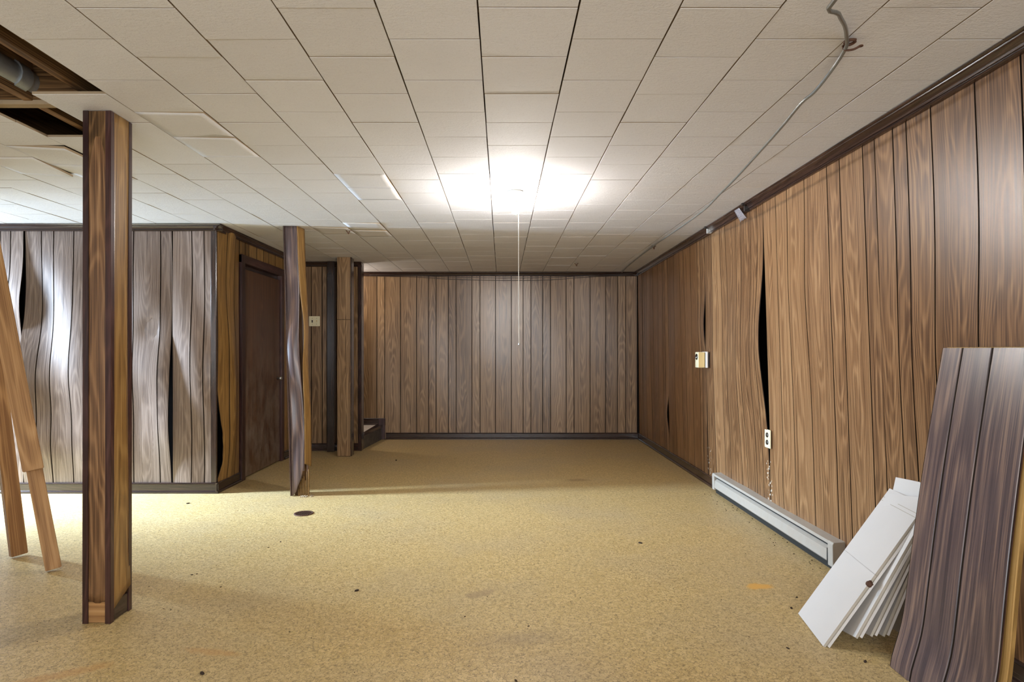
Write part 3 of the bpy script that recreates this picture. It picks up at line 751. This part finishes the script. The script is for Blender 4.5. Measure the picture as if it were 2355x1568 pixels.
hk = thing('cable_hook', 'rusty iron hook with bent nail holding the grey cable at the ceiling', 'hook', (cpts[0].x, cpts[0].y, H))
hx, hy = cpts[0].x, cpts[0].y
ring = [(hx+.0+.017*math.cos(t), hy-.026+.017*math.sin(t)*1.0, 2.243-.004*abs(math.sin(t))) for t in [k*math.pi/6 for k in range(0, 11)]]
tube('ring', ring, .005, 'rust', hk, 8, 2)
tube('bent_nail', [(hx-.004, hy+.012, 2.247), (hx+.002, hy+.008, 2.230), (hx+.018, hy-.012, 2.222), (hx+.034, hy-.022, 2.228)], .0038, 'rust', hk, 8, 4)
lathe('nail_head', [(0, .003), (.008, .003), (.008, 0), (0, 0)], (hx+.036, hy-.024, 2.226), 'rust', hk, 10)
# two thin cables sagging along the crown of the back wall
for k, (dz, lab) in enumerate(((.006, 'upper of two thin dark cables sagging below the back wall crown'), (-.026, 'lower of two thin dark cables sagging below the back wall crown'))):
    pts = [Vector(((p-1154)/1357*(YB-.03), YB-.03, 1.195+(806-y-0)/1357*(YB-.03)+dz*max(f,.6))) for p, y, f in ((850, 632, .2), (960, 634.5, .5), (1040, 638, .9), (1150, 640, 1), (1260, 639, 1), (1340, 635, .6), (1430, 631, .2), (1460, 629, .1))]
    tag(tube('thin_cable', pts, .0035, 'thin_cable', None, 6, 4), lab, 'cable', 'thin cables on the back wall')
# small hooks and clips
for k, (pp, z, lab) in enumerate((((1325, 606), 2.243, 'tiny forked hook in the ceiling near the back wall'), ((800, 530), 2.243, 'tiny black hook in the ceiling beyond the leaning post'), ((1503, 566), 2.245, 'tiny hook where the grey cable meets the ceiling'))):
    c = at_z(pp, z)
    t = tag(tube('ceiling_hook', [c+Vector((-.018, 0, .004)), c+Vector((-.006, -.004, -.008)), c+Vector((.006, 0, -.03)), c+Vector((.012, .005, -.004)), c+Vector((.028, .008, .004))], .004, 'rust', None, 6, 3), lab, 'hook')
for k, (u, lab) in enumerate(((4.22, 'black clip on the crown moulding beside the clear tape'), (5.02, 'small metal clip on the crown moulding beyond the clear tape'))):
    xx = xr(u, H)
    t = thing('moulding_clip', lab, 'clip', (xx-.05, u, H))
    box('bracket', xx-.070, xx-.045, u-.012, u+.012, H-.020, H-.001, 'blackplastic', t, .002)
    box('strap', xx-.052, xx-.012, u-.007, u+.007, H-.062, H-.018, 'steel' if k else 'blackplastic', t, .003)
u = 4.33; xx = xr(u, H)
tp = bowed('clear_tape', [(xx-.007, u+.06, H-.105), (xx-.007, u-.05, H-.10), (xx-.060, u+.05, H-.018), (xx-.062, u-.04, H-.018)], lambda s, t: .001*math.sin(s*30), 'tape', None, 5, 6, th=.0008, bottom=lambda s: .12*abs(math.sin(s*9)))
tag(tp, 'frayed clear tape stuck over the crown moulding', 'tape')

# ------------------------------------------------------------------ thermostat, outlet, switch
Yt = 5.20; xt = xr(Yt, 1.12)
th = thing('thermostat', 'small ivory thermostat with a dark round dial on the bulging wall', 'thermostat', (xt, Yt, 1.12))
box('mounting_plate', xt-.042, xt-.030, Yt-.072, Yt+.045, 1.045, 1.185, 'whiteboard', th, .001)
box('body', xt-.105, xt-.048, Yt-.042, Yt+.040, 1.045, 1.182, 'ivory', th, .003)
box('side_cover', xt-.1035, xt-.050, Yt-.044, Yt-.0415, 1.048, 1.179, 'ivory_side', th, 0)
box('spacer', xt-.050, xt-.005, Yt-.035, Yt+.035, 1.055, 1.175, 'blackplastic', th, .001)
lathe('dial', [(0, -.004), (.026, -.004), (.027, 0), (0, 0)], (xt-.105, Yt, 1.140), 'blackplastic', th, 20, 'X')
lathe('dial_knob', [(0, -.010), (.010, -.010), (.012, -.004), (0, -.004)], (xt-.105, Yt, 1.133), 'steel', th, 16, 'X')
Yo = 4.035; xo = xr(Yo, .6)-.010
ou = thing('wall_outlet', 'ivory double outlet plate over the split panel seam', 'outlet', (xo, Yo, .6))
box('cover_plate', xo-.006, xo+.001, Yo-.043, Yo+.043, .530, .655, 'ivory', ou, .003, seg=2)
for zc in (.618, .568):
    r_ = lathe('socket', [(0, -.0095), (.0165, -.0095), (.0175, -.006), (.0175, 0), (0, 0)], (xo, Yo, zc), 'blackplastic', ou, 20, 'X')
    for dy in (-.006, .006): 
        q = box('slot', xo-.0102, xo-.0093, Yo+dy-.0012, Yo+dy+.0012, zc-.001, zc+.008, 'steel', ou, 0)
lathe('screw', [(0, -.008), (.003, -.008), (.0035, -.006), (0, -.006)], (xo, Yo, .593), 'steel', ou, 10, 'X')
Ys = YS-.006; sx0, sx1 = px(711, 0, Ys).x, px(736, 0, Ys).x; sz0, sz1 = 1.195+56/1357*Ys, 1.195+79/1357*Ys
sw = thing('light_switch', 'ivory two-gang switch plate with one black toggle', 'switch', ((sx0+sx1)/2, Ys, sz0))
box('cover_plate', sx0, sx1, Ys-.007, Ys, sz0, sz1, 'ivory', sw, .003, seg=2)
mz = (sz0+sz1)/2
for i, xc in enumerate((sx0+.3*(sx1-sx0), sx0+.7*(sx1-sx0))):
    if i == 0:
        box('toggle_slot', xc-.007, xc+.007, Ys-.0085, Ys-.006, mz-.017, mz+.014, 'blackplastic', sw, .001)
        box('toggle', xc-.004, xc+.004, Ys-.020, Ys-.008, mz+.001, mz+.011, 'blackplastic', sw, .001)
    else:
        box('toggle_slot', xc-.006, xc+.006, Ys-.0078, Ys-.006, mz-.014, mz+.013, 'ivory_side', sw, .001)
        box('toggle', xc-.004, xc+.004, Ys-.020, Ys-.007, mz-.012, mz-.002, 'ivory', sw, .001)
    for dz in (-.034, .034):
        lathe('screw', [(0, -.0085), (.003, -.0085), (.0035, -.007), (0, -.007)], (xc, Ys, mz+dz), 'blackplastic' if (i, dz) == (1, .034) else 'rust', sw, 10, 'Y')

# ------------------------------------------------------------------ baseboard heater
hy0, hy1 = 3.17, 4.985; X1 = 1.853; X0 = 1.782
he = thing('baseboard_heater', 'long beige electric baseboard heater along the foot of the right wall', 'heater', (1.81, hy0, 0))
def prof_y(name, P, ya, yb, mat, bev=0):
    V = [(a, ya, b) for a, b in P]+[(a, yb, b) for a, b in P]; k = len(P)
    F = [[j, (j+1) % k, k+(j+1) % k, k+j] for j in range(k)]+[list(range(k))[::-1], list(range(k, 2*k))]
    me = mesh(name, V, F, [(v[2], v[1]) for v in V]); bm = bmesh.new(); bm.from_mesh(me); bmesh.ops.recalc_face_normals(bm, faces=bm.faces)
    if bev: bmesh.ops.bevel(bm, geom=bm.edges[:], offset=bev, segments=1, affect='EDGES')
    bm.to_mesh(me); bm.free(); return link(name, me, mat, he)
prof_y('back_plate', [(X1-.004, .03), (X1, .03), (X1, .162), (X1-.004, .162)], hy0, hy1, 'heater')
prof_y('top_cover', [(X0-.002, .143), (X0, .160), (X1, .166), (X1, .162), (X0+.003, .156), (X0+.001, .143)], hy0+.002, hy1-.002, 'heater')
prof_y('front_panel', [(X0+.020, .122), (X0+.0, .108), (X0-.004, .050), (X0+.006, .040), (X0+.009, .050), (X0+.005, .106), (X0+.023, .119)], hy0+.06, hy1-.05, 'heater')
prof_y('heating_element', [(X0+.02, .06), (X1-.01, .06), (X1-.01, .13), (X0+.02, .13)], hy0+.03, hy1-.03, 'heater_dark')
prof_y('bottom_pan', [(X0+.012, .030), (X1, .030), (X1, .034), (X0+.012, .036)], hy0+.002, hy1-.002, 'heater_dark')
for ya, yb in ((hy0-.001, hy0+.048), (hy1-.044, hy1+.001)):
    prof_y('end_cap', [(X0-.004, .028), (X0-.006, .150), (X0, .162), (X1, .168), (X1, .028)], ya, yb, 'heater', .002)
prof_y('foot_rail', [(X0+.02, 0), (X1-.01, 0), (X1-.01, .03), (X0+.02, .03)], hy0+.02, hy1-.02, 'heater_dark')
prof_y('wire_cover', [(X0-.0045, .040), (X0-.0045, .118), (X0-.001, .118), (X0-.001, .040)], hy0+.050, hy0+.058, 'heater_dark')

# ------------------------------------------------------------------ boards leaning on the right wall
def leaning_board(name, pb0, pb1, top_x, top_z, L, th, mat, label, group=None, back=None, parts=True, split=None):
    """pb0/pb1: near and far bottom corners on the floor; the board rises to the wall"""
    a, b = Vector(pb0), Vector(pb1); along = (b-a); W = along.length; e = along.normalized()
    up = Vector((top_x[0], 0, top_z)); up = (up - e*up.dot(e)).normalized() if False else up.normalized()
    return a, b, e, up
def slab_obj(name, a, e, up, W, L, th, mat, parent=None, mats=None, z0=0.0, x0=0.0, curve=0.0, nz=8):
    n = e.cross(up).normalized()
    if n.x > 0: n = -n      # faces the room
    V = []; F = []; U = []; mt = []
    nu = 2
    for lay in (0, -1):
        for i in range(nz+1):
            for j in range(nu+1):
                s, t = j/nu, i/nz
                V.append(a+e*(x0+W*s)+up*(z0+L*t)+n*(lay*th+curve*math.sin(t*math.pi))); U.append((x0+W*(s-.5), z0+L*t))
    m = (nu+1)*(nz+1)
    for i in range(nz):
        for j in range(nu):
            q = [i*(nu+1)+j, i*(nu+1)+j+1, (i+1)*(nu+1)+j+1, (i+1)*(nu+1)+j]; F.append(q); mt.append(0); F.append([m+v for v in q[::-1]]); mt.append(1)
    rg = [j for j in range(nu)]+[i*(nu+1)+nu for i in range(nz)]+[nz*(nu+1)+nu-j for j in range(nu)]+[(nz-i)*(nu+1) for i in range(nz)]
    for p, q in zip(rg, rg[1:]+rg[:1]): F.append([q, p, m+p, m+q]); mt.append(2)
    me = mesh(name, V, F, U, mats=mt)
    bm = bmesh.new(); bm.from_mesh(me); bmesh.ops.recalc_face_normals(bm, faces=bm.faces); bm.to_mesh(me); bm.free()
    for q in (mats or (mat, mat, mat)): me.materials.append(M[q])
    return link(name, me, None, parent)
def fl_pt(x, y): Y = 1621.6/(y-806); return Vector(((x-1154)/1357*Y, Y, 0.0))
# bottom near corner px, bottom direction, top target on the wall plane
labs = ['foremost long white board of the leaning fan, scored across the middle', 'second white board fanned out just behind the foremost one',
        'third white board of the leaning fan', 'fourth white board of the leaning fan', 'fifth white board of the fan, half hidden by the plum panel',
        'short white board end peeking out above the foremost long board']
fan = [((1893, 1487.5), (1835.4, 1411.7), (2127, 1156), (2041.5, 1129)),
       ((1967, 1496), (1926, 1462), (2150, 1140), (2085, 1125)),
       ((2001, 1491), (1972, 1466), (2158, 1150), (2100, 1130)),
       ((2029, 1489), (2002, 1466), (2166, 1160), (2110, 1136)),
       ((2067, 1478), (2043, 1456), (2180, 1165), (2125, 1142))]
for i, (bn, bf, tn, tf) in enumerate(fan):
    a = fl_pt(*bn); b = fl_pt(*bf)
    if i: b = a+(b-a).normalized()*.305
    xw = 1.822-.004*(4-i)*0
    t = thing('ceiling_board', labs[i], 'board', (a.x, a.y, 0), 'white boards fanned against the right wall')
    e = (b-a).normalized(); W = (b-a).length
    xtop = 1.765 if i == 0 else 1.780+.005*i
    xt_ = xtop; Yt_ = xt_*1357/(tn[0]-1154); zt_ = 1.195-(tn[1]-806)/1357*Yt_-.012
    if i: Yt_ = a.y+.10-.012*i; zt_ = [0, .53, .51, .50, .48][i]
    up = Vector((xt_, Yt_, zt_))-a; L = up.length; up.normalize()
    e = e if i == 0 else (Vector((.12, 1, 0))-up*Vector((.12, 1, 0)).dot(up)).normalized()
    if i: W = .30
    n = e.cross(up).normalized(); n = -n if n.x > 0 else n
    low = min(0.0, (e*W).z); a = a+Vector((0, 0, .003-low))
    half = L/2
    for k, (q0, q1) in enumerate(((0, half-.0004), (half+.0004, L))) if i == 0 else enumerate(((0, L),)):
        slab_obj('face_board', a, e, up, W, q1-q0, .010, None, t, ('whiteboard', 'boardback', 'boardback'), z0=q0)
    slab_obj('backing_board', a-n*.0105, e, up, W-.012, L-.02, .010, None, t, ('boardback', 'boardback', 'whiteboard'), z0=.012, x0=-.006)
    if i == 0:
        for f_ in (.905, .93):
            slab_obj('score_line', a+n*.0006, e, up, W, .0025, .0006, None, t, ('boardback',)*3, z0=L*f_)
        wad = a-Vector((0, 0, 0))+up*(L*.44)-e*.006
        bm = bmesh.new(); bmesh.ops.create_icosphere(bm, subdivisions=2, radius=.013)
        for v in bm.verts: v.co *= 1+.55*mnoise.noise(v.co*160)
        me = bpy.data.meshes.new('torn_plaster'); bm.to_mesh(me); bm.free()
        o_ = link('torn_plaster', me, 'rust', t); o_.matrix_parent_inverse = Matrix.Identity(4); o_.location = wad-t.location
# the short board end above the first
a = Vector((1.70, 2.50, .40)); 
t = thing('ceiling_board', labs[5], 'board', (1.74, 2.6, 0), 'white boards fanned against the right wall')
tf_ = Vector((px(2058, 1097, 1.82*1357/(2058-1154)))); tn_ = Vector((px(2142, 1114, 1.82*1357/(2142-1154))))
e = (tf_-tn_).normalized(); dn = Vector((-.26, -.02, -.96)).normalized(); dn = (dn-e*dn.dot(e)).normalized()
for k_, th_ in ((0, 0), (1, 1)):
    slab_obj('face_board' if not k_ else 'backing_board', tn_+dn*.4+Vector((.004+.010*k_, 0, 0)), e, -dn, (tf_-tn_).length, .4, .009, None, t, ('whiteboard', 'boardback', 'boardback'))

# leaning plum-brown panel sheets
def sheet(name, label, ybn, ybf, ytn, ytf, xb, xt, zt, bow, mat, grooves, mats3, th=.006, grp='loose panelling sheets leaning on the right wall'):
    t = thing(name, label, 'panel', (xb, (ybn+ybf)/2, 0), grp)
    def P(s, t_, off=0.0):      # s 0 near .. 1 far
        y = (ybn+(ybf-ybn)*s)*(1-t_)+(ytn+(ytf-ytn)*s)*t_
        x_ = xb+(xt-xb)*(t_**1.0) - bow*math.sin(math.pi*t_)*(-1) - .030*G(t_, 0, .10)
        z = zt*t_
        return Vector((x_-off, y, z+.002))
    nz = 30
    for gi in range(len(grooves)-1):
        s0, s1 = grooves[gi], grooves[gi+1]; W = ybf-ybn; V = []; U = []; F = []; g = .004/W
        cols = [(s0+g, -.003), (s0+g*1.6, 0), ((s0+s1)/2, 0), (s1-g*1.6, 0), (s1-g, -.003)]; vo = R.uniform(0, 20)
        for i in range(nz+1):
            for s_i, d in cols: V.append(P(s_i, i/nz, d)); U.append(((s_i-(s0+s1)/2)*W, i/nz*1.2+vo))
        for i in range(nz):
            for j in range(4): F.append([i*5+j, (i+1)*5+j, (i+1)*5+j+1, i*5+j+1])
        me = mesh('plank', V, F, U, smooth=True); 
        if len(grooves) > 2 or True: link('plank', me, mat, t)
    V = []; F = []; U = []; nu = 6; mt = []
    for lay in (-.0025, -th):
        for i in range(nz+1):
            for j in range(nu+1): V.append(P(j/nu, i/nz, lay)); U.append((j/nu*W, i/nz*1.2))
    m = (nu+1)*(nz+1)
    for i in range(nz):
        for j in range(nu):
            q = [i*(nu+1)+j, i*(nu+1)+j+1, (i+1)*(nu+1)+j+1, (i+1)*(nu+1)+j]; F.append(q[::-1]); mt.append(0); F.append([m+v for v in q]); mt.append(1)
    rg = [j for j in range(nu)]+[i*(nu+1)+nu for i in range(nz)]+[nz*(nu+1)+nu-j for j in range(nu)]+[(nz-i)*(nu+1) for i in range(nz)]
    for p, q in zip(rg, rg[1:]+rg[:1]): F.append([p, q, m+q, m+p]); mt.append(2)
    me = mesh('backing', V, F, U, mats=mt)
    for q in mats3: me.materials.append(M[q])
    link('backing', me, None, t); return t
sheet('panelling_sheet', 'plum-brown grooved panelling offcut leaning in front of the white boards', 1.80, 2.235, 1.93, 2.345, 1.497, 1.750, 1.203, -.012, 'walnut_plum', [0, .42, .75, 1], ('groove', 'hardboard', 'purple_trim'))
sheet('hardboard_sheet', 'tan hardboard sheet right behind the plum-brown leaning panel', 1.775, 2.21, 1.91, 2.33, 1.510, 1.757, 1.206, -.012, 'hardboard', [0, 1], ('hardboard', 'hardboard', 'hardboard'), th=.012)

# ------------------------------------------------------------------ hidden things above the gap in the ceiling
dc = thing('metal_duct', 'galvanised pipe seen through the gap of the missing ceiling tiles', 'duct', (-1.86, 2.4, H+.1))
tube('pipe', [(-2.09, .4, H+.125), (-2.09, 1.6, H+.125), (-2.09, 2.9, H+.125), (-2.09, 5, H+.125)], .055, 'galv', dc, 16, 1)
tube('collar', [(-2.09, 1.98, H+.125), (-2.09, 2.06, H+.125)], .062, 'galv', dc, 16, 1)
tube('collar', [(-2.09, 2.5, H+.125), (-2.09, 2.56, H+.125)], .062, 'galv', dc, 16, 1)

# ------------------------------------------------------------------ floor drain and crumbs
dx, dy = -1.452, 4.325
dn_ = thing('floor_drain', 'small round rusty drain grate in the floor before the leaning post', 'drain', (dx, dy, 0))
lathe('drain_rim', [(.058, 0.0005), (.070, .0005), (.070, .004), (.062, .005), (.058, .003), (.058, .0005)], (dx, dy, 0), 'rust', dn_, 28)
lathe('drain_pan', [(0, .0006), (.058, .0006), (.058, .0012), (0, .0012)], (dx, dy, 0), 'black', dn_, 28)
for k in range(-4, 5):
    xx = k*.0125; hh = math.sqrt(max(0, .058**2-xx*xx))
    box('grate_bar', dx+xx-.003, dx+xx+.003, dy-hh, dy+hh, .0012, .005, 'rust', dn_, .001, grain=1)
def crumb(bm, c, r, sq=(1, 1, .5)):
    res = bmesh.ops.create_icosphere(bm, subdivisions=1, radius=r)
    rot = Matrix.Rotation(R.uniform(0, 6), 3, 'Z')
    for v in res['verts']:
        q = v.co*(1+R.uniform(-.25, .25)); q = rot @ Vector((q.x*sq[0], q.y*sq[1], q.z*sq[2])); v.co = q+c
bm = bmesh.new()
for x_, y_, r in ((1473, 1249, .011), (820, 1359, .009), (465, 1549, .010), (432, 1158, .010), (645, 1246, .005), (617, 1259, .004), (441, 1322, .006), (453, 1320, .004), (1216, 1440, .004), (1187, 1566, .006), (1069, 1418, .004),
                  (1820, 1399, .008), (1832, 1374, .006), (1990, 1522, .007), (1812, 1491, .005), (911, 1059, .012), (393, 1402, .003), (376, 1400, .003), (343, 1349, .003), (508, 1350, .004), (1121, 1372, .003), (666, 1453, .003), (1335, 1375, .003)):
    p_ = fl_pt(x_, y_); crumb(bm, p_+Vector((0, 0, r*.3)), r, (1.5, .8, .55))
for k in range(150):
    p_ = Vector((R.uniform(-2.2, 1.7), R.uniform(1.9, 6.5), 0)); r = R.uniform(.0012, .0028); crumb(bm, p_+Vector((0, 0, r*.4)), r)
for k in range(50):
    p_ = Vector((1.76+R.uniform(-.09, .03), R.uniform(2.9, 5.0), 0)); r = R.uniform(.002, .005); crumb(bm, p_+Vector((0, 0, r*.4)), r)
me = bpy.data.meshes.new('floor_crumbs'); bm.to_mesh(me); bm.free()
o = link('floor_crumbs', me, 'debris'); o['kind'] = 'stuff'; tag(o, 'dark crumbs and dirt scattered over the beige floor', 'crumbs')
bm = bmesh.new()
for k in range(26):
    c = Vector((fr+R.uniform(-.03, .07), y0+R.uniform(-.04, .06), .003)); crumb(bm, c, R.uniform(.004, .013), (1, 1, .5))
me = bpy.data.meshes.new('plaster_rubble'); bm.to_mesh(me); bm.free()
o = link('plaster_rubble', me, 'tile_core'); o['kind'] = 'stuff'; tag(o, 'pale crumbs of rotten wood at the foot of the leaning post', 'rubble')

# flaking paint along two panel seams of the right wall
bm = bmesh.new()
for k in range(70):
    if k < 45: u, z, f = 4.045+R.uniform(-.01, .035)*(1 if R.random() < .6 else -1.2), R.uniform(.14, .44), dC
    else: u, z, f = 5.24+R.uniform(-.06, .03), R.uniform(.10, .34), dB
    f = dD if u < 4.035 else dC if u < 5.255 else dB
    c = pos_r(u, z, f(u, z)+.0006); r = R.uniform(.0015, .006)
    res = bmesh.ops.create_icosphere(bm, subdivisions=1, radius=r)
    for v in res['verts']: q = v.co*(1+R.uniform(-.3, .3)); v.co = Vector((q.x*.15, q.y, q.z*1.4))+c
me = bpy.data.meshes.new('paint_flakes'); bm.to_mesh(me); bm.free()
o = link('paint_flakes', me, 'plaster', wr); o['kind'] = 'stuff'
